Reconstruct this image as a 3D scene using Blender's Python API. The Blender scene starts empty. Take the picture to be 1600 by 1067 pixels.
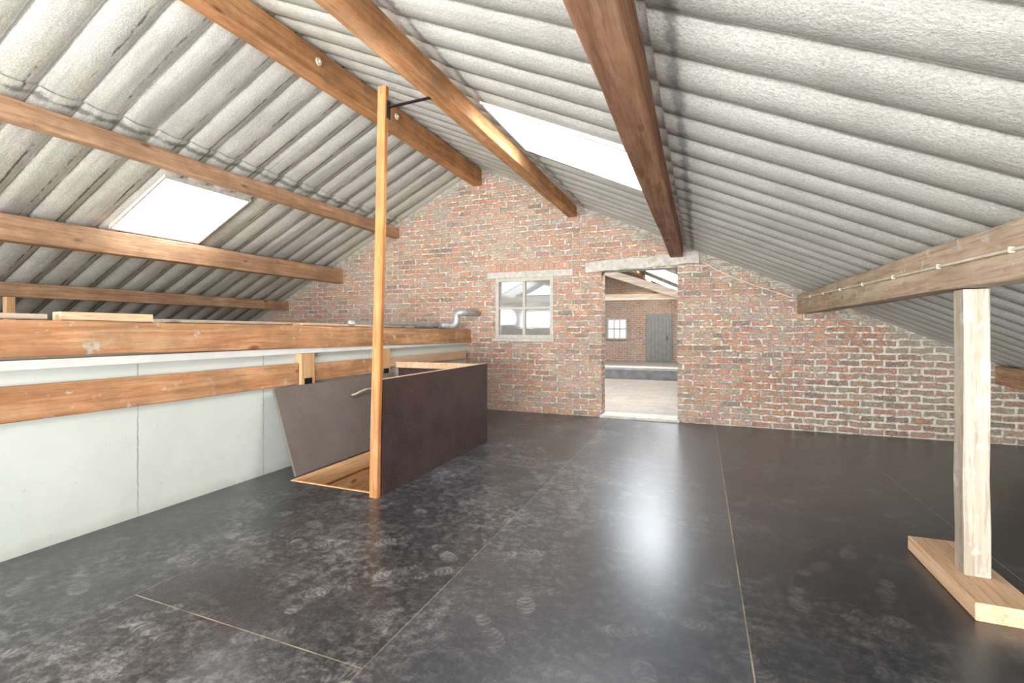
import bpy, bmesh, math, random
from mathutils import Vector, Matrix
random.seed(4)
sc = bpy.context.scene
COL = sc.collection
sc.view_settings.view_transform = 'Standard'
sc.view_settings.look = 'None'

# ------------------------------------------------------------------ node helpers
class NB:
    def __init__(s, name):
        s.m = bpy.data.materials.new(name); s.m.use_nodes = True
        s.t = s.m.node_tree; s.t.nodes.clear()
        s.out = s.t.nodes.new('ShaderNodeOutputMaterial')
    def n(s, typ, **props):
        nd = s.t.nodes.new(typ)
        for k, v in props.items(): setattr(nd, k, v)
        return nd
    def put(s, sock, v):
        if isinstance(v, bpy.types.NodeSocket): s.t.links.new(v, sock)
        elif v is not None:
            if isinstance(v, (tuple, list)) and sock.type == 'RGBA' and len(v) == 3: v = (*v, 1)
            sock.default_value = v
    def math(s, op, a, b=0.0, c=None, clamp=False):
        nd = s.n('ShaderNodeMath', operation=op, use_clamp=clamp)
        s.put(nd.inputs[0], a); s.put(nd.inputs[1], b)
        if c is not None: s.put(nd.inputs[2], c)
        return nd.outputs[0]
    def mix(s, f, a, b, blend='MIX'):
        nd = s.n('ShaderNodeMix', data_type='RGBA', blend_type=blend)
        s.put(nd.inputs[0], f); s.put(nd.inputs[6], a); s.put(nd.inputs[7], b)
        return nd.outputs[2]
    def pos(s): return s.n('ShaderNodeNewGeometry').outputs['Position']
    def xyz(s, v):
        nd = s.n('ShaderNodeSeparateXYZ'); s.put(nd.inputs[0], v); return nd.outputs
    def comb(s, x, y, z=0.0):
        nd = s.n('ShaderNodeCombineXYZ')
        for i, v in enumerate((x, y, z)): s.put(nd.inputs[i], v)
        return nd.outputs[0]
    def scale(s, v, sc3, loc=(0, 0, 0)):
        nd = s.n('ShaderNodeMapping'); s.put(nd.inputs[0], v)
        nd.inputs['Scale'].default_value = sc3; nd.inputs['Location'].default_value = loc
        return nd.outputs[0]
    def noise(s, v, scale=1, detail=4, rough=.55, dist=0):
        nd = s.n('ShaderNodeTexNoise'); s.put(nd.inputs['Vector'], v)
        nd.inputs['Scale'].default_value = scale; nd.inputs['Detail'].default_value = detail
        nd.inputs['Roughness'].default_value = rough; nd.inputs['Distortion'].default_value = dist
        return nd.outputs['Fac']
    def ramp(s, f, stops, interp='LINEAR'):
        nd = s.n('ShaderNodeValToRGB'); cr = nd.color_ramp; cr.interpolation = interp
        while len(cr.elements) < len(stops): cr.elements.new(.5)
        for e, (p, c) in zip(cr.elements, stops):
            e.position = p; e.color = (*c, 1) if isinstance(c, (tuple, list)) else (c, c, c, 1)
        s.put(nd.inputs[0], f); return nd.outputs[0]
    def bsdf(s, color, rough=.7, bump=None, bstr=.3, bdist=.01, metal=0, spec=.5):
        p = s.n('ShaderNodeBsdfPrincipled')
        s.put(p.inputs['Base Color'], color); s.put(p.inputs['Roughness'], rough)
        p.inputs['Metallic'].default_value = metal
        p.inputs['Specular IOR Level'].default_value = spec
        if bump is not None:
            b = s.n('ShaderNodeBump'); b.inputs['Strength'].default_value = bstr
            b.inputs['Distance'].default_value = bdist
            s.put(b.inputs['Height'], bump); s.t.links.new(b.outputs[0], p.inputs['Normal'])
        s.t.links.new(p.outputs[0], s.out.inputs[0]); return p

def wood(name, c1, c2, c3, axis='Y', rough=.8, white=0.0, dark=0.0):
    b = NB(name); P = b.pos()
    k = {'X': (1.2, 22, 22), 'Y': (22, 1.2, 22), 'Z': (22, 22, 1.2)}[axis]
    f = b.noise(b.scale(P, k), 1, 5, .6, .6)
    k2 = tuple(v * .25 for v in k)
    g = b.noise(b.scale(P, k2, (3, 1, 7)), 1, 3, .5, .3)
    fine = b.noise(b.scale(P, tuple(v * 3.5 for v in k)), 1, 3, .7)
    c = b.ramp(f, [(.3, c1), (.5, c2), (.7, c3)])
    c = b.mix(b.ramp(g, [(.35, .5), (.65, 0.0)]), c, c1)
    c = b.mix(b.ramp(fine, [(.36, .4), (.48, 0.0)]), c, tuple(v * .5 for v in c1))
    vo = b.n('ShaderNodeTexVoronoi'); b.put(vo.inputs['Vector'], b.scale(P, tuple(6 if v > 2 else 2.2 for v in k)))
    vo.inputs['Scale'].default_value = .8
    kn = b.ramp(vo.outputs['Distance'], [(.05, .8), (.12, 0.0)])
    c = b.mix(kn, c, tuple(v * .35 for v in c1))
    if white > 0:
        w = b.noise(P, 9, 5, .65)
        c = b.mix(b.ramp(w, [(.62 - white * .2, 0.0), (.7, .8)]), c, (.66, .63, .56))
    if dark > 0:
        w = b.noise(P, 3, 5, .65)
        c = b.mix(b.ramp(w, [(.4, dark), (.62, 0.0)]), c, (.10, .065, .045))
    b.bsdf(c, rough, b.math('ADD', f, fine), .5, .004, spec=.12)
    return b.m

W_PUR = wood('old_brown_timber', (.34, .19, .11), (.55, .33, .19), (.68, .47, .31), 'Y', dark=.35)
W_TAN = wood('weathered_tan_timber', (.36, .26, .18), (.55, .42, .30), (.67, .55, .42), 'Y', dark=.2, white=.15)
W_ORG = wood('orange_timber', (.38, .17, .07), (.60, .30, .13), (.74, .45, .25), 'Y', dark=.4)
W_DRK = wood('dark_stained_timber', (.19, .09, .052), (.38, .195, .11), (.52, .31, .19), 'Y', dark=.35)
W_RAIL = wood('orange_rail_timber', (.40, .19, .085), (.60, .31, .15), (.72, .46, .27), 'Y', dark=.35, white=.08)
W_POSTZ = wood('orange_batten', (.38, .15, .05), (.53, .24, .09), (.64, .34, .16), 'Z', dark=.3)
W_PALEZ = wood('weathered_pale_timber', (.36, .30, .225), (.51, .445, .355), (.61, .55, .46), 'Z', white=.4, rough=.85, dark=.2)
W_PINE = wood('fresh_pine', (.56, .35, .21), (.72, .50, .33), (.80, .62, .44), 'Y')
W_LINE = wood('orange_lining_board', (.74, .40, .18), (.86, .52, .27), (.92, .64, .38), 'Y')
W_PINEZ = wood('fresh_pine_upright', (.48, .26, .12), (.64, .39, .20), (.74, .50, .30), 'Z')
W_X = wood('grey_timber_across', (.38, .30, .22), (.58, .48, .38), (.70, .62, .52), 'X', rough=.8)
W_XB = wood('brown_timber_across', (.2, .11, .06), (.38, .22, .13), (.50, .32, .2), 'X', rough=.8)
W_GREYY = wood('grey_loose_timber', (.38, .30, .22), (.58, .48, .38), (.72, .62, .50), 'Y', rough=.8)

# ------------------------------------------------------------------ roof geometry
AP_X, AP_Z, SR, SL = -3.25, 3.84, .472, .49
def roof(x):
    return AP_Z - (SR * (x - AP_X) if x > AP_X else SL * (AP_X - x))

def mat_brick(name):
    b = NB(name); P = b.pos(); o = b.xyz(P)
    px = b.math('ADD', b.math('ADD', o[0], o[1]), b.math('MULTIPLY', b.math('SUBTRACT', b.noise(P, 7, 4, .6), .5), .06))
    pz = b.math('ADD', o[2], b.math('MULTIPLY', b.math('SUBTRACT', b.noise(b.scale(P, (1, 1, 1), (5, 5, 5)), 7, 4, .6), .5), .05))
    v = b.comb(px, pz, 0.0)
    br = b.n('ShaderNodeTexBrick'); br.offset = .5; br.squash = 1.0; br.squash_frequency = 2
    b.put(br.inputs['Vector'], v)
    br.inputs['Color1'].default_value = (0, 0, 0, 1); br.inputs['Color2'].default_value = (1, 1, 1, 1)
    br.inputs['Mortar'].default_value = (.5, .5, .5, 1)
    br.inputs['Scale'].default_value = 1; br.inputs['Mortar Size'].default_value = .0155
    br.inputs['Mortar Smooth'].default_value = .3
    br.inputs['Brick Width'].default_value = .235; br.inputs['Row Height'].default_value = .081
    rnd = b.math('ADD', br.outputs['Color'], b.math('MULTIPLY', b.math('SUBTRACT', b.noise(P, 9, 4), .5), .8))
    bc = b.ramp(rnd, [(.0, (.23, .165, .135)), (.14, (.43, .18, .11)), (.3, (.58, .27, .15)), (.42, (.33, .25, .20)),
                      (.56, (.58, .26, .15)), (.7, (.43, .19, .13)), (.84, (.36, .28, .22)), (1.0, (.60, .37, .24))])
    gr = b.noise(P, 45, 4, .75)
    bc = b.mix(b.ramp(gr, [(.48, 0.0), (.64, .6)]), bc, (.66, .60, .49))
    bc = b.mix(b.ramp(b.noise(P, 60, 3, .7), [(.34, .6), (.46, .0)]), bc, (.12, .08, .062))
    mort = b.ramp(b.noise(P, 22, 4), [(.3, (.46, .42, .34)), (.7, (.70, .66, .56))])
    low = b.ramp(b.math('SUBTRACT', o[0], b.math('MULTIPLY', o[2], 1.2)), [(-.0, 0.0), (1.0, .10)])
    n28 = b.math('ADD', b.noise(P, 22, 6, .78), low)
    mask = b.math('ADD', br.outputs['Fac'], b.math('MULTIPLY', b.math('SUBTRACT', n28, .53), 3.0), clamp=True)
    c = b.mix(mask, bc, mort)
    dx = b.math('SUBTRACT', o[0], AP_X)
    zr = b.math('SUBTRACT', AP_Z, b.math('MAXIMUM', b.math('MULTIPLY', dx, SR), b.math('MULTIPLY', dx, -SL)))
    d = b.math('SUBTRACT', zr, o[2])
    d = b.math('ADD', d, b.math('MULTIPLY', b.math('SUBTRACT', b.noise(P, 6, 5, .65), .5), .65))
    em = b.ramp(d, [(.05, .85), (.17, 0.0)])
    ex = b.math('POWER', b.math('DIVIDE', b.math('ADD', o[0], 3.95), .24), 2.0)
    ez = b.math('POWER', b.math('DIVIDE', b.math('SUBTRACT', o[2], 3.12), .42), 2.0)
    pt = b.ramp(b.math('SUBTRACT', b.math('ADD', b.math('ADD', ex, ez), b.math('MULTIPLY', b.noise(P, 9, 5, .7), 1.8)), .8), [(.2, .6), (.9, .0)])
    em = b.math('MAXIMUM', em, pt)
    c = b.mix(em, c, b.ramp(b.noise(P, 16, 5, .7), [(.35, (.34, .31, .25)), (.65, (.58, .53, .45))]))
    big = b.noise(b.scale(P, (.9, .9, 1.6)), 1, 4)
    c = b.mix(b.ramp(big, [(.46, 0.0), (.75, .3)]), c, (.60, .55, .46))
    h = b.math('ADD', b.math('SUBTRACT', 1.0, mask), b.math('MULTIPLY', gr, .6))
    b.bsdf(c, .9, h, .9, .02, spec=.2); return b.m
BRICK = mat_brick('old_red_brick')

def mat_plain(name, col, rough=.7, metal=0, nscale=12, var=.25, bump=.15, col2=None, spec=.4):
    b = NB(name); P = b.pos(); f = b.noise(P, nscale, 5, .6)
    c2 = col2 or tuple(v * (1 - var) for v in col)
    c = b.ramp(f, [(.35, c2), (.65, col)])
    b.bsdf(c, rough, f, bump, .004, metal, spec); return b.m
CONC = mat_plain('rough_concrete', (.56, .53, .46), .9, nscale=14, col2=(.38, .36, .31), bump=.5)
FRAMEM = mat_plain('beige_grey_paint', (.50, .47, .40), .7, nscale=30, col2=(.37, .345, .29))
STEEL = mat_plain('black_steel', (.03, .03, .032), .45, .6, var=.4)
GALV = mat_plain('galvanised_metal', (.55, .55, .53), .55, .5, nscale=18, var=.35)
CREAM = mat_plain('cream_plastic', (.72, .67, .52), .5)
ROPE = mat_plain('dusty_rope', (.50, .46, .36), .8)
WHITEP = mat_plain('white_plastic_trunking', (.76, .76, .71), .5, nscale=5, var=.15)
DECK = mat_plain('dusty_boards', (.40, .35, .29), .9, nscale=6, col2=(.20, .17, .14))
KERBM = mat_plain('dark_kerb', (.22, .22, .22), .9, nscale=6, col2=(.14, .14, .14))
DOORG = mat_plain('grey_green_paint', (.27, .275, .25), .7, nscale=8, var=.25)
ALU = mat_plain('rooflight_frame', (.62, .60, .55), .6, nscale=20, var=.3)
def mat_boards():
    b = NB('grey_beige_floor_boards'); P = b.pos(); o = b.xyz(P)
    br = b.n('ShaderNodeTexBrick'); b.put(br.inputs['Vector'], b.comb(o[0], o[1], 0.0)); br.offset = .4
    br.inputs['Color1'].default_value = (.31, .26, .215, 1); br.inputs['Color2'].default_value = (.24, .20, .165, 1)
    br.inputs['Mortar'].default_value = (.15, .12, .10, 1); br.inputs['Scale'].default_value = 1
    br.inputs['Mortar Size'].default_value = .006; br.inputs['Brick Width'].default_value = .5; br.inputs['Row Height'].default_value = .13
    c = b.mix(b.ramp(b.noise(P, 4, 6, .75), [(.42, 0.0), (.66, .7)]), br.outputs['Color'], (.34, .295, .25))
    b.bsdf(c, .85); return b.m
PAVER = mat_boards()

PITCH, AMP, NS = .29, .0155, 14
def mat_roof():
    b = NB('fibre_cement_sheet'); P = b.pos(); o = b.xyz(P)
    n1 = b.noise(P, 3, 6, .65); n2 = b.noise(P, 55, 4, .75)
    c = b.ramp(n1, [(.3, (.46, .455, .405)), (.5, (.58, .57, .51)), (.7, (.67, .66, .595))])
    c = b.mix(b.ramp(n2, [(.46, .0), (.60, .45)]), c, (.80, .79, .72))
    c = b.mix(b.ramp(b.noise(P, 95, 3, .7), [(.36, .65), (.5, .0)]), c, (.26, .255, .215))
    st = b.noise(b.scale(P, (.6, 12, .6)), 1, 5, .7)
    c = b.mix(b.ramp(st, [(.34, .45), (.52, 0.0)]), c, (.36, .35, .30))
    c = b.mix(b.ramp(b.noise(b.scale(P, (1.4, 3.5, 1.4), (4, 2, 0)), 1, 7, .8), [(.50, .0), (.66, .45)]), c, (.38, .37, .31))
    fr = b.math('FRACT', b.math('ADD', b.math('DIVIDE', o[1], PITCH), .5))
    g = b.math('ABSOLUTE', b.math('SUBTRACT', fr, .5))
    left = b.math('LESS_THAN', o[0], AP_X)
    g = b.math('SUBTRACT', g, b.math('MULTIPLY', b.math('SUBTRACT', b.noise(b.scale(P, (1.2, 6, 1.2)), 1, 5, .7), .49), .18))
    gm = b.ramp(g, [(.008, .75), (.032, 0.0)])
    c = b.mix(gm, c, (.12, .12, .10))
    wy = b.math('ADD', o[1], b.math('MULTIPLY', b.noise(b.scale(P, (2, 5, 2)), 1, 5, .75), .07))
    fr2 = b.math('ABSOLUTE', b.math('SUBTRACT', b.math('FRACT', b.math('ADD', b.math('DIVIDE', wy, PITCH), .62)), .5))
    mk = b.math('MULTIPLY', b.ramp(fr2, [(.018, .9), (.045, .0)]), b.ramp(b.noise(b.scale(P, (1.1, 3, 1.1), (2, 9, 1)), 1, 5, .75), [(.45, 0.0), (.52, 1.0)]))
    c = b.mix(b.math('MULTIPLY', mk, left), c, (.06, .06, .055))
    gr = b.noise(b.scale(P, (.35, 5.5, .35), (1, 4, 0)), 1, 4, .65)
    c = b.mix(b.math('MULTIPLY', left, b.ramp(gr, [(.50, 0.0), (.64, .5)])), c, (.26, .25, .215))
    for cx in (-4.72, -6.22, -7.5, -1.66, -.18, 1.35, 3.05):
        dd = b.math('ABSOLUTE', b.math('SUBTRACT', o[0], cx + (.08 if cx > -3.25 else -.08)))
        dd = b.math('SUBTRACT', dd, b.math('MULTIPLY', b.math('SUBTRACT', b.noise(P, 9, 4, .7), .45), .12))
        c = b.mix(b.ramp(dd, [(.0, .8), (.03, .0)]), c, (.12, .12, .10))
    sh = b.n('ShaderNodeTexWhiteNoise', noise_dimensions='2D')
    b.put(sh.inputs['Vector'], b.comb(b.math('FLOOR', b.math('DIVIDE', o[1], PITCH * 4)), b.math('FLOOR', b.math('DIVIDE', b.math('ADD', o[0], 3.25), 1.45)), 0.0))
    c = b.mix(b.math('MULTIPLY', sh.outputs['Value'], .3), c, (.40, .39, .35))
    b.bsdf(c, .9, n2, .5, .008, spec=.2); return b.m
ROOFM = mat_roof()

def emit(name, col, s):
    b = NB(name); e = b.n('ShaderNodeEmission'); e.inputs[0].default_value = (*col, 1); e.inputs[1].default_value = s
    b.t.links.new(e.outputs[0], b.out.inputs[0]); return b.m
SKYL = emit('glowing_rooflight_sheet', (.97, .985, 1), 12.0)  # glow for the rooflights, including the added unseen ones
SKYADD = emit('added_rooflight_glow_sheet', (.86, .93, 1), 40.0)  # stronger glow for two added rooflights, feeds the floor sheen
WINL = emit('daylit_window_pane', (.95, .97, 1), 1.3)

def mat_glass():
    b = NB('dusty_glass')
    tr = b.n('ShaderNodeBsdfTransparent'); tr.inputs[0].default_value = (.62, .65, .65, 1)
    df = b.n('ShaderNodeBsdfDiffuse'); df.inputs[0].default_value = (.7, .71, .68, 1)
    gl = b.n('ShaderNodeBsdfGlossy'); gl.inputs['Roughness'].default_value = .05
    m0 = b.n('ShaderNodeMixShader'); m0.inputs[0].default_value = .16
    b.t.links.new(tr.outputs[0], m0.inputs[1]); b.t.links.new(df.outputs[0], m0.inputs[2])
    fr = b.n('ShaderNodeFresnel'); fr.inputs[0].default_value = 1.6
    mx = b.n('ShaderNodeMixShader'); b.t.links.new(fr.outputs[0], mx.inputs[0])
    b.t.links.new(m0.outputs[0], mx.inputs[1]); b.t.links.new(gl.outputs[0], mx.inputs[2])
    b.t.links.new(mx.outputs[0], b.out.inputs[0]); return b.m
GLASS = mat_glass()

def mat_floor():
    b = NB('black_film_faced_plywood'); P = b.pos(); o = b.xyz(P)
    x, y = o[0], o[1]
    F = b.comb(x, y, 5.37)
    base = b.ramp(b.noise(F, 1.3, 4, .5), [(.3, (.013, .016, .021)), (.7, (.023, .028, .036))])
    mid_sheen = b.math('MULTIPLY', b.math('GREATER_THAN', x, -1.16), b.math('LESS_THAN', x, .18))
    base = b.mix(b.math('MULTIPLY', mid_sheen, .4), base, (.066, .078, .098))  # centre panels painted paler to stand in for the doorway sheen
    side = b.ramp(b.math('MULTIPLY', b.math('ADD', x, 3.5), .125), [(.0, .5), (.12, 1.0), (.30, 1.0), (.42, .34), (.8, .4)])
    d1 = b.ramp(b.noise(b.comb(x, y, 11.2), 1.6, 6, .65, .3), [(.40, .0), (.62, 1.0)])
    d2 = b.ramp(b.noise(b.comb(x, y, 3.1), 20, 6, .72), [(.46, 0.0), (.66, 1.0)])
    d5 = b.ramp(b.noise(b.comb(x, y, 7.7), 70, 3, .65), [(.50, 0.0), (.66, .9)])
    d4 = b.ramp(b.noise(b.comb(x, y, 17.3), 5, 5, .65, .6), [(.48, 0.0), (.66, 1.0)])
    dust = b.math('ADD', b.math('MULTIPLY', d2, .55), b.math('MULTIPLY', d4, b.math('ADD', b.math('MULTIPLY', d5, .45), .22)))
    dust = b.math('MULTIPLY', dust, b.math('ADD', b.math('MULTIPLY', d1, .88), .12))
    dust = b.math('ADD', dust, b.math('MULTIPLY', d5, .10))
    dust = b.math('MULTIPLY', dust, side, clamp=True)
    for S, off, thr in ((2.0, (0, 0, 0), .35), (2.6, (4.4, 2.3, 0), .50)):
        q = b.comb(b.math('MULTIPLY_ADD', x, S, off[0]), b.math('MULTIPLY_ADD', y, S, off[1]), 0.0)
        vo = b.n('ShaderNodeTexVoronoi', voronoi_dimensions='2D'); b.put(vo.inputs['Vector'], q)
        vo.inputs['Scale'].default_value = 1
        loc = b.n('ShaderNodeVectorMath', operation='SUBTRACT'); b.put(loc.inputs[0], q); b.put(loc.inputs[1], vo.outputs['Position'])
        sc_ = b.n('ShaderNodeSeparateColor'); b.put(sc_.inputs[0], vo.outputs['Color'])
        ro = b.n('ShaderNodeVectorRotate', rotation_type='Z_AXIS'); b.put(ro.inputs['Vector'], loc.outputs[0])
        b.put(ro.inputs['Angle'], b.math('MULTIPLY', sc_.outputs[0], 6.28))
        r = b.xyz(ro.outputs[0]); k = S / 2.3
        nf = b.noise(b.comb(x, y, 9.9), 18, 2)
        def ell(cy, ra, rb):
            ex = b.math('DIVIDE', r[0], ra * k); ey = b.math('DIVIDE', b.math('SUBTRACT', r[1], cy * k), rb * k)
            e2 = b.math('ADD', b.math('MULTIPLY', ex, ex), b.math('MULTIPLY', ey, ey))
            return b.ramp(e2, [(.70, 1.0), (1.0, 0.0)])
        foot = b.math('MAXIMUM', ell(.10, .11, .19), ell(-.20, .082, .115))
        tr = b.math('SINE', b.math('ADD', b.math('MULTIPLY', b.math('ADD', b.math('MULTIPLY', b.math('MULTIPLY', r[0], r[0]), 6.0), r[1]), 100.0 / k), b.math('MULTIPLY', nf, 7.0)))
        tr = b.math('ADD', b.math('MULTIPLY', tr, .25), .42)
        foot = b.math('MULTIPLY', b.math('MULTIPLY', foot, tr), b.math('GREATER_THAN', sc_.outputs[1], thr))
        foot = b.math('MULTIPLY', foot, b.ramp(b.noise(b.comb(x, y, 13.0), 9, 4, .65), [(.40, .08), (.62, 1.0)]))
        dust = b.math('ADD', dust, b.math('MULTIPLY', foot, b.math('ADD', b.math('MULTIPLY', side, .55), .15)), clamp=True)
    c = b.mix(b.math('MULTIPLY', dust, .85), base, (.40, .395, .39))
    def line(coord, at, w=.003):
        return b.math('LESS_THAN', b.math('ABSOLUTE', b.math('SUBTRACT', coord, at)), w)
    def rng(coord, a, bb):
        return b.math('MULTIPLY', b.math('GREATER_THAN', coord, a), b.math('LESS_THAN', coord, bb))
    segs = [line(x, .18), b.math('MULTIPLY', line(x, -1.16), .6), b.math('MULTIPLY', line(x, 1.49), .8), b.math('MULTIPLY', line(x, 2.82), .6),
            b.math('MULTIPLY', line(x, -2.48), b.math('MULTIPLY', b.math('LESS_THAN', y, 2.9), .4))]
    for (a, bb, ys, st) in [(-3.6, -2.48, (.2,), .5), (-2.48, -1.16, (-1.2, 1.42, 4.08), 1), (.18, 1.49, (4.0,), .3)]:
        for yy in ys: segs.append(b.math('MULTIPLY', b.math('MULTIPLY', line(y, yy), rng(x, a, bb)), st))
    L = None
    for s_ in segs: L = s_ if L is None else b.math('MAXIMUM', L, s_)
    L = b.math('MULTIPLY', L, b.ramp(b.noise(F, 7, 4), [(.35, .2), (.6, .9)]))
    c = b.mix(L, c, (.40, .32, .20))
    rg = b.math('ADD', b.math('MULTIPLY', dust, .10), .29)
    b.bsdf(c, rg, None, spec=.95); return b.m
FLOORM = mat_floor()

def mat_whitewall():
    b = NB('white_insulation_panel'); P = b.pos(); o = b.xyz(P)
    n = b.noise(P, 1.6, 5, .6)
    c = b.ramp(n, [(.3, (.56, .59, .54)), (.7, (.66, .69, .64))])
    ln = None
    for at in (-.38, .82, 2.02, 3.0, 4.4):
        l = b.math('LESS_THAN', b.math('ABSOLUTE', b.math('ADD', b.math('SUBTRACT', o[1], at), b.math('MULTIPLY', b.math('SUBTRACT', b.noise(P, 30, 2), .5), .012))), .004)
        ln = l if ln is None else b.math('MAXIMUM', ln, l)
    c = b.mix(b.math('MULTIPLY', ln, b.ramp(b.noise(P, 9, 3), [(.3, .4), (.6, .9)])), c, (.32, .29, .22))
    sp = b.ramp(b.noise(P, 26, 4, .75), [(.64, 0.0), (.70, .7)])
    c = b.mix(sp, c, (.42, .38, .30))
    gz = b.ramp(b.math('ADD', o[2], b.math('MULTIPLY', b.noise(P, 7, 5, .7), .12)), [(.05, .5), (.14, 0.0)])
    c = b.mix(gz, c, (.36, .35, .30))
    b.bsdf(c, .5, b.math('ADD', n, b.math('MULTIPLY', ln, -1.0)), .2, .004); return b.m
WWALL = mat_whitewall()

def mat_ply(name, c1, c2, rough, tint=(.3, .25, .22), ns=4):
    b = NB(name); P = b.pos()
    f = b.noise(P, ns, 5, .6); g = b.noise(P, 70, 3, .7)
    c = b.ramp(f, [(.35, c1), (.65, c2)])
    c = b.mix(b.ramp(g, [(.52, 0.0), (.70, .55)]), c, tint)
    b.bsdf(c, rough, g, .1, .002); return b.m
PLYD = mat_ply('dark_brown_film_plywood', (.036, .019, .018), (.058, .032, .030), .42, (.14, .10, .088))
PLYG = mat_ply('dusty_grey_brown_plywood', (.13, .105, .09), (.17, .14, .12), .6, (.23, .20, .175), 2.5)

# ------------------------------------------------------------------ mesh helpers
def finish(name, bm, mat, origin=None, smooth=False):
    bmesh.ops.recalc_face_normals(bm, faces=bm.faces)
    if origin is None:
        xs = [v.co for v in bm.verts]
        lo = Vector((min(c.x for c in xs), min(c.y for c in xs), min(c.z for c in xs)))
        hi = Vector((max(c.x for c in xs), max(c.y for c in xs), max(c.z for c in xs)))
        origin = Vector(((lo.x + hi.x) / 2, (lo.y + hi.y) / 2, lo.z))
    origin = Vector(origin)
    bmesh.ops.translate(bm, verts=bm.verts, vec=-origin)
    me = bpy.data.meshes.new(name); bm.to_mesh(me); bm.free()
    me.materials.append(mat)
    if smooth:
        for p in me.polygons: p.use_smooth = True
    ob = bpy.data.objects.new(name, me); ob.location = origin; COL.objects.link(ob); return ob

def add_box(bm, x0, x1, y0, y1, z0, z1, bev=0):
    r = bmesh.ops.create_cube(bm, size=1)
    for v in r['verts']:
        v.co = Vector((x0 + (v.co.x + .5) * (x1 - x0), y0 + (v.co.y + .5) * (y1 - y0), z0 + (v.co.z + .5) * (z1 - z0)))
    if bev:
        es = list({e for v in r['verts'] for e in v.link_edges})
        bmesh.ops.bevel(bm, geom=es, offset=bev, segments=2, affect='EDGES', profile=.6)

def box(name, x0, x1, y0, y1, z0, z1, mat, bev=0):
    bm = bmesh.new(); add_box(bm, x0, x1, y0, y1, z0, z1, bev); return finish(name, bm, mat)

def add_timber(bm, p0, p1, w, h, ch=.006, jit=.003, seg=.35, up=(0, 0, 1)):
    p0, p1 = Vector(p0), Vector(p1); d = (p1 - p0); L = d.length; d.normalize()
    up = Vector(up)
    side = d.cross(up).normalized(); u2 = side.cross(d).normalized()
    prof = [(-w/2+ch, -h/2), (w/2-ch, -h/2), (w/2, -h/2+ch), (w/2, h/2-ch), (w/2-ch, h/2), (-w/2+ch, h/2), (-w/2, h/2-ch), (-w/2, -h/2+ch)]
    n = max(1, int(L / seg)); rings = []
    for i in range(n + 1):
        c = p0 + d * (L * i / n); jx, jy = random.uniform(-jit, jit), random.uniform(-jit, jit)
        rings.append([bm.verts.new(c + side * (a + jx + random.uniform(-jit, jit) * .4) + u2 * (b_ + jy + random.uniform(-jit, jit) * .4)) for a, b_ in prof])
    for i in range(n):
        for k in range(8):
            bm.faces.new((rings[i][k], rings[i][(k+1) % 8], rings[i+1][(k+1) % 8], rings[i+1][k]))
    bm.faces.new(rings[0]); bm.faces.new(rings[-1][::-1])

def timber(name, p0, p1, w, h, mat, **kw):
    bm = bmesh.new(); add_timber(bm, p0, p1, w, h, **kw); return finish(name, bm, mat)

def tube(name, pts, r, mat, ribs=0, nseg=12, smooth=True):
    pts = [Vector(p) for p in pts]
    bm = bmesh.new(); rings = []
    prev = None
    for i, p in enumerate(pts):
        t = (pts[min(i+1, len(pts)-1)] - pts[max(i-1, 0)]).normalized()
        if prev is None: a = t.orthogonal().normalized()
        else: a = (prev - t * prev.dot(t)).normalized()
        prev = a; b_ = t.cross(a)
        rr = r * (1 + (ribs if i % 2 else -ribs))
        rings.append([bm.verts.new(p + (a * math.cos(q) + b_ * math.sin(q)) * rr) for q in [2*math.pi*k/nseg for k in range(nseg)]])
    for i in range(len(rings)-1):
        for k in range(nseg):
            bm.faces.new((rings[i][k], rings[i][(k+1) % nseg], rings[i+1][(k+1) % nseg], rings[i+1][k]))
    bm.faces.new(rings[0]); bm.faces.new(rings[-1][::-1])
    return finish(name, bm, mat, smooth=smooth)

def struct(o, label=None):
    o['kind'] = 'structure'
    if label: o['label'] = label
    return o
def thing(o, label, cat, group=None):
    o['label'] = label; o['category'] = cat
    if group: o['group'] = group
    return o
def child(o, par, label=None):
    o.parent = par; o.matrix_parent_inverse = Matrix.Translation(par.location).inverted()
    if label: o['label'] = label
    return o

# ------------------------------------------------------------------ camera
cam_d = bpy.data.cameras.new('camera'); cam = bpy.data.objects.new('camera', cam_d); COL.objects.link(cam)
cam_d.sensor_width = 36; cam_d.lens = 36 * 740 / 1600; cam_d.shift_y = -18 / 1600; cam_d.clip_start = .02
cam.location = (0, 0, 1.25); cam.rotation_euler = (math.radians(90), 0, math.radians(21.7))
sc.camera = cam

# ------------------------------------------------------------------ floor
D = 6.8
Y0 = -3.0
OX0, OX1, OY0, OY1 = -3.16, -2.26, 2.97, 4.78
bm = bmesh.new()
add_box(bm, -3.5, OX0, Y0, D, -.03, 0)
add_box(bm, OX1, 4.9, Y0, D, -.03, 0)
add_box(bm, OX0, OX1, Y0, OY0, -.03, 0)
add_box(bm, OX0, OX1, OY1, D, -.03, 0)
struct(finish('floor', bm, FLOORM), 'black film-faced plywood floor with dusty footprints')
bm = bmesh.new(); add_box(bm, -9.2, 4.9, D, 20.2, -.05, 0)
struct(finish('floor.001', bm, PAVER), 'grey-beige dusty floor of the adjoining loft')
bm = bmesh.new()
ZS = -1.6
add_box(bm, OX0 - .045, OX0, OY0 - .045, OY1 + .045, ZS, -.031)
add_box(bm, OX1, OX1 + .045, OY0 - .045, OY1 + .045, ZS, -.031)
add_box(bm, OX0, OX1, OY0 - .045, OY0, ZS, -.031)
add_box(bm, OX0, OX1, OY1, OY1 + .045, ZS, -.031)
struct(finish('trim_1', bm, W_LINE), 'orange pine boards lining the stair opening')
struct(box('floor.002', -3.6, 0, 1.5, 6.2, ZS - .05, ZS - .001, DECK), 'landing of the storey below')
bm = bmesh.new()
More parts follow.
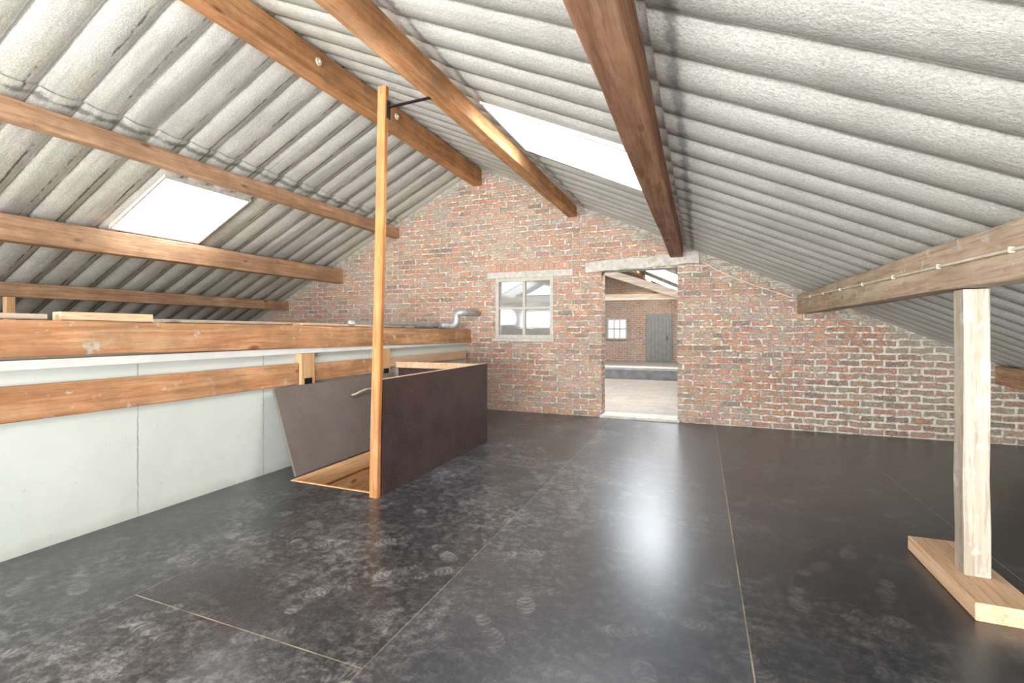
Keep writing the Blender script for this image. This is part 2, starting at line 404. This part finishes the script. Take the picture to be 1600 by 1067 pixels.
add_box(bm, OX0 + .001, OX0 + .022, OY0 + .024, OY1 - .001, -.14, .006, .002)
add_box(bm, OX0 + .001, OX1 - .001, OY0 + .001, OY0 + .022, -.14, .004, .002)
struct(finish('trim_6', bm, W_LINE), 'raised orange timber edge of the stair opening')

# ------------------------------------------------------------------ roof sheets
def corr(y):
    s_ = (math.sin(math.pi * y / PITCH) ** 2 + .004) ** .30
    return AMP * (1 - 2 * s_)
SKYS = [(-6.14, -5.22, 3.28, 4.26), (-1.60, -.48, 3.40, 4.40),
        (-1.7, -.5, 11.5, 14.3), (-6.2, -5.2, 11.5, 14.3),
        (-1.7, -.5, 7.6, 9.0), (-6.2, -5.2, 7.6, 9.0), (-1.7, -.5, 16.2, 18.0), (-6.2, -5.2, 16.2, 18.0),  # unseen rooflights added to brighten the adjoining loft
        (-1.5, -.5, -1.8, -.7), (-6.14, -5.2, -1.8, -.7), (1.6, 2.7, -1.8, -.7)]  # unseen rooflights added behind the camera as fill
def roofmesh(name, xs, ya, yb, label):
    bm = bmesh.new()
    ys = {ya, yb}
    n = int(round((yb - ya) / PITCH * NS))
    for j in range(n + 1): ys.add(round(ya + (yb - ya) * j / n, 4))
    for s_ in SKYS: ys |= {s_[2], s_[3]}
    ys = sorted(ys); ny = len(ys) - 1
    for ci in range(len(xs) - 1):
        hi, lo = xs[ci], xs[ci+1]
        sgn = 1 if lo > hi else -1
        cuts = {hi, lo}
        for s_ in SKYS:
            for e in s_[:2]:
                if min(hi, lo) < e < max(hi, lo): cuts.add(e)
        cuts = sorted(cuts, reverse=(sgn < 0))
        if ci < len(xs) - 2: cuts[-1] += sgn * .10
        def zz(x, y):
            return roof(x) + corr(y) + .022 * (x - hi) / (lo - hi)
        grid = [[bm.verts.new((x, y, zz(x, y))) for y in ys] for x in cuts]
        for i in range(len(cuts) - 1):
            mx = (cuts[i] + cuts[i+1]) / 2
            for j in range(ny):
                my = (ys[j] + ys[j+1]) / 2
                if any(s_[0] < mx < s_[1] and s_[2] < my < s_[3] for s_ in SKYS): continue
                bm.faces.new((grid[i][j], grid[i][j+1], grid[i+1][j+1], grid[i+1][j]))
    bmesh.ops.delete(bm, geom=[v for v in bm.verts if not v.link_faces], context='VERTS')
    return struct(finish(name, bm, ROOFM, smooth=True), label)
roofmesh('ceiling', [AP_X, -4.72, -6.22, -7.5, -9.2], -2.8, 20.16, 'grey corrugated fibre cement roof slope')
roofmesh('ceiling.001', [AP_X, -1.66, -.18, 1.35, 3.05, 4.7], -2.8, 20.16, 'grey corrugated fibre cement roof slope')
def slab(bm, x0, x1, y0, y1, lo, hi):
    v = [bm.verts.new((x, y, roof(x) + h)) for h in (lo, hi) for (x, y) in ((x0, y0), (x1, y0), (x1, y1), (x0, y1))]
    for f in [(0,1,2,3), (4,5,6,7), (0,1,5,4), (1,2,6,5), (2,3,7,6), (3,0,4,7)]: bm.faces.new([v[i] for i in f])
for i, s_ in enumerate(SKYS):
    a, b_, c_, d_ = s_; e = .02
    bm = bmesh.new()
    slab(bm, a - e, a, c_ - e, d_ + e, -.034, .04); slab(bm, b_, b_ + e, c_ - e, d_ + e, -.034, .04)
    slab(bm, a, b_, c_ - e, c_, -.034, .04); slab(bm, a, b_, d_, d_ + e, -.034, .04)
    fr = struct(finish('window_%d' % (i + 2), bm, ALU), 'bright rooflight set in the corrugated roof, some added as light sources')
    bm = bmesh.new(); slab(bm, a + .001, b_ - .001, c_ + .001, d_ - .001, -.028, -.024)
    child(finish('pane', bm, SKYADD if i in (4, 5) else SKYL), fr, 'bright glowing translucent sheet, some added as light sources')

# ------------------------------------------------------------------ gable walls
def gable(name, ya, yb, holes, label):
    xs = {-8.9, 4.7, AP_X}
    for h in holes: xs |= {h[0], h[1]}
    xs = sorted(xs); bm = bmesh.new()
    for a, b_ in zip(xs, xs[1:]):
        m = (a + b_) / 2
        cuts = sorted([(h[2], h[3]) for h in holes if h[0] < m < h[1]])
        segs = []; z = 0.0
        for c0, c1 in cuts:
            if c0 > z: segs.append((z, c0))
            z = c1
        segs.append((z, None))
        for s0, s1 in segs:
            za, zb = (roof(a), roof(b_)) if s1 is None else (s1, s1)
            v = [bm.verts.new(p) for p in [(a, ya, s0), (b_, ya, s0), (b_, ya, zb), (a, ya, za), (a, yb, s0), (b_, yb, s0), (b_, yb, zb), (a, yb, za)]]
            for f in [(0,1,2,3), (4,5,6,7), (0,1,5,4), (1,2,6,5), (2,3,7,6), (3,0,4,7)]: bm.faces.new([v[i] for i in f])
    return struct(finish(name, bm, BRICK), label)
WX0, WX1, WZ0, WZ1 = -2.98, -2.04, 1.12, 2.05
DX0, DX1, DZ1 = -1.32, -.29, 2.10
gable('wall_back', D, D + .25, [(WX0, WX1, WZ0, WZ1), (DX0, DX1, 0, DZ1)], 'old red brick gable wall with doorway')
gable('wall_far', 19.2, 19.4, [], 'red brick end wall of the adjoining loft')
struct(box('wall_right', 4.3, 4.45, Y0, 20.1, 0, .27, BRICK), 'low brick eaves wall')

# window_1
bm = bmesh.new()
fy0, fy1 = D - .01, D + .07; t = .055
add_box(bm, WX0, WX0 + t, fy0, fy1, WZ0, WZ1, .004); add_box(bm, WX1 - t, WX1, fy0, fy1, WZ0, WZ1, .004)
add_box(bm, WX0 + t, WX1 - t, fy0, fy1, WZ1 - t, WZ1, .004); add_box(bm, WX0 + t, WX1 - t, fy0, fy1, WZ0, WZ0 + t, .004)
mx, mz = (WX0 + WX1) / 2, (WZ0 + WZ1) / 2
add_box(bm, mx - .02, mx + .02, fy0 + .01, fy1 - .01, WZ0 + t, WZ1 - t)
add_box(bm, WX0 + t, WX1 - t, fy0 + .012, fy1 - .012, mz - .016, mz + .016)
add_box(bm, WX0 - .03, WX1 + .02, D - .05, D, WZ0 - .045, WZ0)
w1 = struct(finish('window_1', bm, FRAMEM), 'square four-pane window in beige-grey painted frame')
child(box('glass', WX0 + t, WX1 - t, D + .028, D + .032, WZ0 + t, WZ1 - t, GLASS), w1, 'dusty window glass')
struct(box('trim_2', -3.12, -1.74, D - .02, D + .1, 2.05, 2.15, CONC, .008), 'concrete lintel over the window')
bm = bmesh.new(); add_timber(bm, (-1.55, D + .05, 2.16), (-.02, D + .05, 2.22), .17, .15, jit=.012, seg=.15)
struct(finish('trim_3', bm, CONC), 'rough concrete lintel over the doorway')
bm = bmesh.new(); x = -3.1
while x < -1.8:
    add_box(bm, x, x + .052, D - .008, D + .05, 2.155, 2.255 + random.uniform(-.012, .012), .003); x += .078
struct(finish('trim_4', bm, mat_plain('soldier_brick', (.54, .28, .18), .9, nscale=11, col2=(.38, .23, .17), bump=.5)), 'row of upright bricks over the window lintel')
struct(box('trim_5', DX0 - .02, DX1 + .03, D - .06, D + .3, 0, .035, CONC, .006), 'worn concrete door threshold')

# ------------------------------------------------------------------ purlins
G = 'timber roof purlins'
def purlin(xc, zc, w, h, mat, label, ya=Y0 + .1, yb=D - .003):
    return thing(timber('roof_beam', (xc, ya, zc), (xc, yb, zc), w, h, mat, seg=.6, jit=.005), label, 'beam', G)
ridge = purlin(-3.295, 3.665, .15, .25, W_ORG, 'orange-brown timber ridge beam with bolted washers')
for yy in (3.34, 4.53):
    bm = bmesh.new()
    bmesh.ops.create_cone(bm, cap_ends=True, segments=20, radius1=.035, radius2=.032, depth=.012, matrix=Matrix.Translation((-3.212, yy, 3.68)) @ Matrix.Rotation(math.radians(90), 4, 'Y'))
    bmesh.ops.create_cone(bm, cap_ends=True, segments=6, radius1=.012, radius2=.012, depth=.02, matrix=Matrix.Translation((-3.20, yy, 3.68)) @ Matrix.Rotation(math.radians(90), 4, 'Y'))
    child(finish('washer', bm, CREAM), ridge, 'round pale metal washer')
purlin(-1.755, 2.99, .14, .15, W_ORG, 'orange-brown timber purlin carrying the tall batten strap')
purlin(-.30, 2.32, .16, .19, W_DRK, 'dark red-brown stained timber purlin above the doorway lintel')
purlin(1.20, 1.565, .15, .23, W_TAN, 'weathered tan timber purlin with cream cable clipped along it')
purlin(3.07, .75, .13, .2, W_PUR, 'low brown timber purlin near the eaves')
purlin(-4.83, 2.90, .10, .17, W_PUR, 'old brown timber purlin above the rooflight')
purlin(-6.05, 2.21, .15, .25, W_PUR, 'thick old brown timber purlin below the rooflight')
purlin(-7.33, 1.71, .11, .165, W_PUR, 'old brown timber purlin near the eaves')
purlin(-8.35, 1.25, .08, .1, W_PUR, 'thin brown timber purlin at the eaves')
for xc, zc, w, h in [(-3.295, 3.665, .15, .25), (-1.755, 2.99, .14, .15), (-.30, 2.32, .16, .19), (1.2, 1.565, .15, .23), (-4.83, 2.90, .1, .17), (-6.05, 2.21, .15, .25)]:
    purlin(xc, zc, w, h, W_PUR, 'brown timber purlin in the adjoining loft', D + .253, 19.197)

# ------------------------------------------------------------------ cable
GC = 'cream electrical cables'
pts = [(1.110, 0.3 + i * .3, 1.525 + .1 * (i / 21)) for i in range(22)]
cab = tube('electrical_cable', pts, .007, CREAM, nseg=8)
thing(cab, 'cream electrical cable clipped along the tan purlin', 'cable', GC)
thing(tube('electrical_cable', [(1.09, 6.72, 1.64), (1.04, 6.775, 1.66), (.95, 6.785, 1.70), (.7, 6.787, 1.80), (.4, 6.787, 1.93), (.15, 6.787, 2.07), (.03, 6.787, 2.16)], .007, CREAM, nseg=8),
      'cream electrical cable sagging along the brick wall', 'cable', GC)
for i in range(1, 21, 2):
    p = pts[i]; child(box('cable_clip', 1.10, 1.119, p[1] - .006, p[1] + .006, p[2] - .012, p[2] + .012, CREAM, .003), cab)

# ------------------------------------------------------------------ low white wall, beams on it, deck
struct(box('wall_left', -3.62, -3.5, Y0, D, -.03, 1.16, WWALL), 'low white insulated panel wall with panel joints')
struct(box('trim_7', -3.5, -3.435, Y0, D, 1.03, 1.085, WHITEP, .006), 'white trunking ledge under the top beam')
struct(box('ceiling.002', -8.62, -3.62, Y0, D, 1.11, 1.15, DECK), 'dusty board deck over the adjoining box room')
thing(timber('rail_beam', (-3.455, Y0 + .1, 1.24), (-3.455, D - .003, 1.155), .085, .205, W_RAIL, seg=.5), 'wide orange timber beam capping the white wall', 'beam')
GB = 'boards along the white wall'
thing(timber('rail_board', (-3.475, Y0 + .1, .845), (-3.475, 3.33, .845), .045, .195, W_RAIL, seg=.5), 'orange timber board fixed along the white wall', 'board', GB)
thing(timber('rail_board', (-3.475, 3.53, .845), (-3.475, 4.52, .845), .045, .17, W_RAIL, seg=.5), 'short orange timber board between two uprights', 'board', GB)
thing(timber('rail_board', (-3.475, 4.72, .86), (-3.475, 6.7, .86), .045, .12, W_PINE, seg=.5), 'narrow pine board beyond the stair opening', 'board', GB)
for yy in (3.43, 4.62):
    st = thing(timber('wall_stud', (-3.465, yy, .72), (-3.465, yy, 1.028), .17, .07, W_PINEZ, up=(1, 0, 0)), 'short pine upright between the timber rails', 'stud', 'short pine uprights')
    bm = bmesh.new(); add_box(bm, -3.43, -3.422, yy - .045, yy + .045, .725, .80, .002)
    child(finish('bracket', bm, STEEL), st, 'small black steel bracket')
GP = 'loose planks on the beam and deck'
def btop(y): return 1.24 - .085 * (y + 2.9) / 9.7 + .1025 + .004
pl = [(-3.50, .7, -3.50, 1.52, .12, .03, 0, W_GREYY), (-3.52, 1.60, -3.46, 2.06, .13, .05, 0, W_PINE), (-3.50, 2.15, -3.54, 3.3, .12, .025, 0, W_GREYY),
      (-3.53, 3.4, -3.50, 4.35, .14, .025, 0, W_PINE), (-3.50, 4.5, -3.54, 5.3, .11, .025, 0, W_GREYY)]
for (xa, ya, xb, yb, w_, h_, dz, m_) in pl:
    thing(timber('loose_plank', (xa, ya, btop(ya) + dz + h_/2), (xb, yb, btop(yb) + dz + h_/2 + .002), w_, h_, m_, seg=.3, jit=.002), 'dusty loose plank lying on top of the wall beam', 'plank', GP)
for i, (a, b_) in enumerate([((-4.9, .6), (-5.0, 2.4)), ((-4.9, 3.0), (-4.7, 5.0))]):
    thing(timber('loose_plank', (a[0], a[1], 1.17), (b_[0], b_[1], 1.17), .12, .03, W_GREYY), 'dusty loose plank resting on the deck', 'plank', GP)
thing(timber('eaves_strut', (-7.33, 2.9, 1.151), (-7.33, 2.9, 1.625), .08, .08, W_PINEZ, up=(1, 0, 0)), 'short timber strut under the eaves purlin', 'strut')

# duct
def arc(c, r, a0, a1, n, ax):
    return [Vector(c) + r * (math.cos(math.radians(a0 + (a1 - a0) * i / n)) * ax[0] + math.sin(math.radians(a0 + (a1 - a0) * i / n)) * ax[1]) for i in range(n + 1)]
X_, Y_, Z_ = Vector((1, 0, 0)), Vector((0, 1, 0)), Vector((0, 0, 1))
pts = [Vector((-3.68, 4.3 + .04 * i, 1.315 + .006 * math.sin(i * .3))) for i in range(48)]
duct = thing(tube('ventilation_duct', pts, .045, GALV, ribs=.04, nseg=16), 'ribbed galvanised ventilation duct running behind the wall beam', 'duct')
e1 = [Vector((-3.68, 6.2, 1.315))] + arc((-3.58, 6.2, 1.315), .10, 180, 90, 6, (X_, Y_)) + arc((-3.48, 6.30, 1.395), .08, 270, 360, 6, (X_, Z_)) \
     + arc((-3.33, 6.30, 1.44), .07, 180, 90, 6, (X_, Z_)) + [Vector((-3.29, 6.36, 1.51)), Vector((-3.28, 6.5, 1.51)), Vector((-3.28, 6.78, 1.51))]
child(tube('duct_elbow', e1, .05, GALV, ribs=.04, nseg=16), duct, 'segmented galvanised elbow')
for i, yy in enumerate((4.5, 5.5)):
    thing(timber('duct_block', (-3.68, yy, 1.151), (-3.68, yy, 1.266), .06, .07, W_GREYY, up=(1, 0, 0)), 'small timber block under the duct', 'block', 'blocks under the duct')

# ------------------------------------------------------------------ stair guard
root = bpy.data.objects.new('stair_guard', None); root.location = (-2.7, 3.9, 0); COL.objects.link(root)
thing(root, 'dark brown plywood guard panels around the stair opening', 'guard panel')
child(box('side_panel', -2.245, -2.225, 2.955, 4.84, .001, .875, PLYD, .002), root)
child(box('end_panel', -3.40, -2.247, 4.82, 4.84, .001, .86, PLYD, .002), root)
child(box('top_trim', -2.246, -2.224, 2.955, 4.84, .876, .881, W_PINE), root, 'pale plywood edge')
child(box('end_rail', -3.40, -2.25, 4.77, 4.818, .80, .87, W_PINE, .004), root, 'pine rail behind the end panel')
child(box('corner_stud', -2.285, -2.247, 4.78, 4.818, .001, .795, W_PINEZ, .003), root, 'pine corner stud')
post = thing(timber('tall_batten', (-2.265, 2.91, .001), (-2.185, 2.91, 3.05), .045, .072, W_POSTZ, up=(1, 0, 0), seg=.5, jit=.002), 'tall slender orange pine batten beside the stair opening', 'post')
bm = bmesh.new()
add_timber(bm, (-2.15, 2.93, 2.905), (-1.80, 2.93, 2.91), .03, .008, ch=.001, jit=0)
add_box(bm, -2.158, -2.150, 2.91, 2.95, 2.82, 2.95)
child(finish('strap_bracket', bm, STEEL), post, 'black steel strap tying it to the purlin')
bm = bmesh.new()
bx0, bz0, bx1, bz1 = -3.17, .012, -3.425, .74
nx = Vector((bz1 - bz0, 0, -(bx1 - bx0))).normalized() * .02
vs = []
for yy in (3.02, 4.74):
    for (xx, z_) in ((bx0, bz0), (bx1, bz1)):
        for s_ in (0, 1): vs.append(bm.verts.new(Vector((xx, yy, z_)) + nx * s_))
for f in [(0,1,3,2), (4,5,7,6), (0,1,5,4), (2,3,7,6), (0,2,6,4), (1,3,7,5)]: bm.faces.new([vs[i] for i in f])
bmesh.ops.recalc_face_normals(bm, faces=bm.faces)
bmesh.ops.bevel(bm, geom=list(bm.edges), offset=.003, segments=1, affect='EDGES')
td = thing(finish('trapdoor', bm, PLYG), 'grey-brown plywood trapdoor leaning open against the white wall', 'trapdoor')
hp = [(-3.335, 3.92, .58), (-3.30, 3.93, .59), (-3.28, 3.98, .61), (-3.28, 4.08, .625), (-3.285, 4.18, .62), (-3.30, 4.25, .61), (-3.34, 4.26, .61)]
child(tube('handle', hp, .011, ROPE, nseg=10), td, 'pale rope grab handle')

# ------------------------------------------------------------------ right post with sole plank
thing(timber('sole_plank', (1.215, 2.63, .04), (1.215, 3.34, .04), .235, .078, W_PINE, ch=.004, jit=.001), 'thick pale pine sole plank on the black floor', 'plank')
thing(timber('support_post', (1.22, 2.95, .081), (1.215, 2.95, 1.444), .10, .10, W_PALEZ, up=(1, 0, 0), seg=.2, jit=.004), 'pale weathered square post under the cabled purlin', 'post')

# ------------------------------------------------------------------ adjoining loft
thing(box('kerb', -6, 3, 12.3, 13.1, .001, .24, KERBM, .01), 'low dark grey kerb across the adjoining floor', 'kerb')
thing(box('kerb_board', -6, 3, 12.62, 13.2, .242, .27, CONC, .005), 'pale board on top of the low kerb', 'board')
thing(timber('tie_beam', (-8, 11, 2.02), (3.0, 11, 1.97), .12, .14, W_X, seg=.8), 'pale timber tie beam of a roof truss', 'beam')
thing(timber('tie_beam', (-8, 15, 2.35), (2.2, 15, 2.35), .12, .14, W_XB, seg=.8), 'brown timber tie beam of a further truss', 'beam')
thing(timber('truss_rafter', (-3.2, 10.85, 3.00), (.3, 10.85, 1.75), .1, .16, W_X), 'pale timber truss rafter', 'beam', 'truss rafters')
thing(timber('truss_rafter', (-3.3, 10.85, 3.00), (-6.8, 10.85, 1.75), .1, .16, W_XB), 'brown timber truss rafter', 'beam', 'truss rafters')
thing(timber('truss_rafter', (-3.2, 14.85, 3.25), (.3, 14.85, 1.85), .1, .15, W_XB), 'brown timber truss rafter', 'beam', 'truss rafters')
bm = bmesh.new()
add_box(bm, -1.97, -1.01, 19.12, 19.198, 0, 1.86, .01)
for i in range(6): add_box(bm, -1.9 + i * .137, -1.9 + i * .137 + .125, 19.10, 19.12, .06, 1.80, .004)
d1 = struct(finish('door_1', bm, DOORG), 'grey-green plank door in the far brick wall')
child(box('door_handle', -1.2, -1.17, 19.06, 19.1, .85, 1.0, STEEL), d1)
bm = bmesh.new()
a0, a1, c0, c1 = -3.5, -2.7, .87, 1.71
add_box(bm, a0, a1, 19.12, 19.198, c0, c0 + .06); add_box(bm, a0, a1, 19.12, 19.198, c1 - .06, c1)
add_box(bm, a0, a0 + .06, 19.12, 19.198, c0 + .06, c1 - .06); add_box(bm, a1 - .06, a1, 19.12, 19.198, c0 + .06, c1 - .06)
for fx in (1/3, 2/3):
    xm = a0 + .06 + (a1 - a0 - .12) * fx; add_box(bm, xm - .02, xm + .02, 19.10, 19.14, c0 + .06, c1 - .06)
add_box(bm, a0 + .06, a1 - .06, 19.10, 19.14, (c0+c1)/2 - .02, (c0+c1)/2 + .02)
w6 = struct(finish('window_14', bm, mat_plain('far_window_frame', (.5, .49, .46), .6)), 'bright small multi-pane window in the far wall')
child(box('glass', a0 + .06, a1 - .06, 19.15, 19.16, c0 + .06, c1 - .06, WINL), w6)

# ------------------------------------------------------------------ light
w = bpy.data.worlds.new('world'); sc.world = w; w.use_nodes = True
w.node_tree.nodes['Background'].inputs[0].default_value = (.95, .975, 1, 1)
w.node_tree.nodes['Background'].inputs[1].default_value = 3.2
def area(loc, rot, sx, sy, e, col=(1, 1, 1)):
    l = bpy.data.lights.new('fill_area', 'AREA'); l.shape = 'RECTANGLE'; l.size = sx; l.size_y = sy; l.energy = e; l.color = col
    o = bpy.data.objects.new('fill_area', l); o.location = loc; o.rotation_euler = rot; COL.objects.link(o); return o
def lamp(loc, r, e, col=(1, .99, .98)):
    l = bpy.data.lights.new('fill_lamp', 'POINT'); l.shadow_soft_size = r; l.energy = e; l.color = col
    o = bpy.data.objects.new('fill_lamp', l); o.location = loc; COL.objects.link(o); return o
area((-1.5, -8.5, -.8), (math.radians(100), 0, 0), 14, 6, 7200, (.975, .985, 1))  # added fill panel, unseen and low behind the camera, lights the roof
lamp((-6.3, -1.6, 1.65), .35, 120)  # unseen fill lamp added to lift the left slope
lamp((2.6, -1.7, .5), .35, 130)  # unseen fill lamp added to lift the lower right side
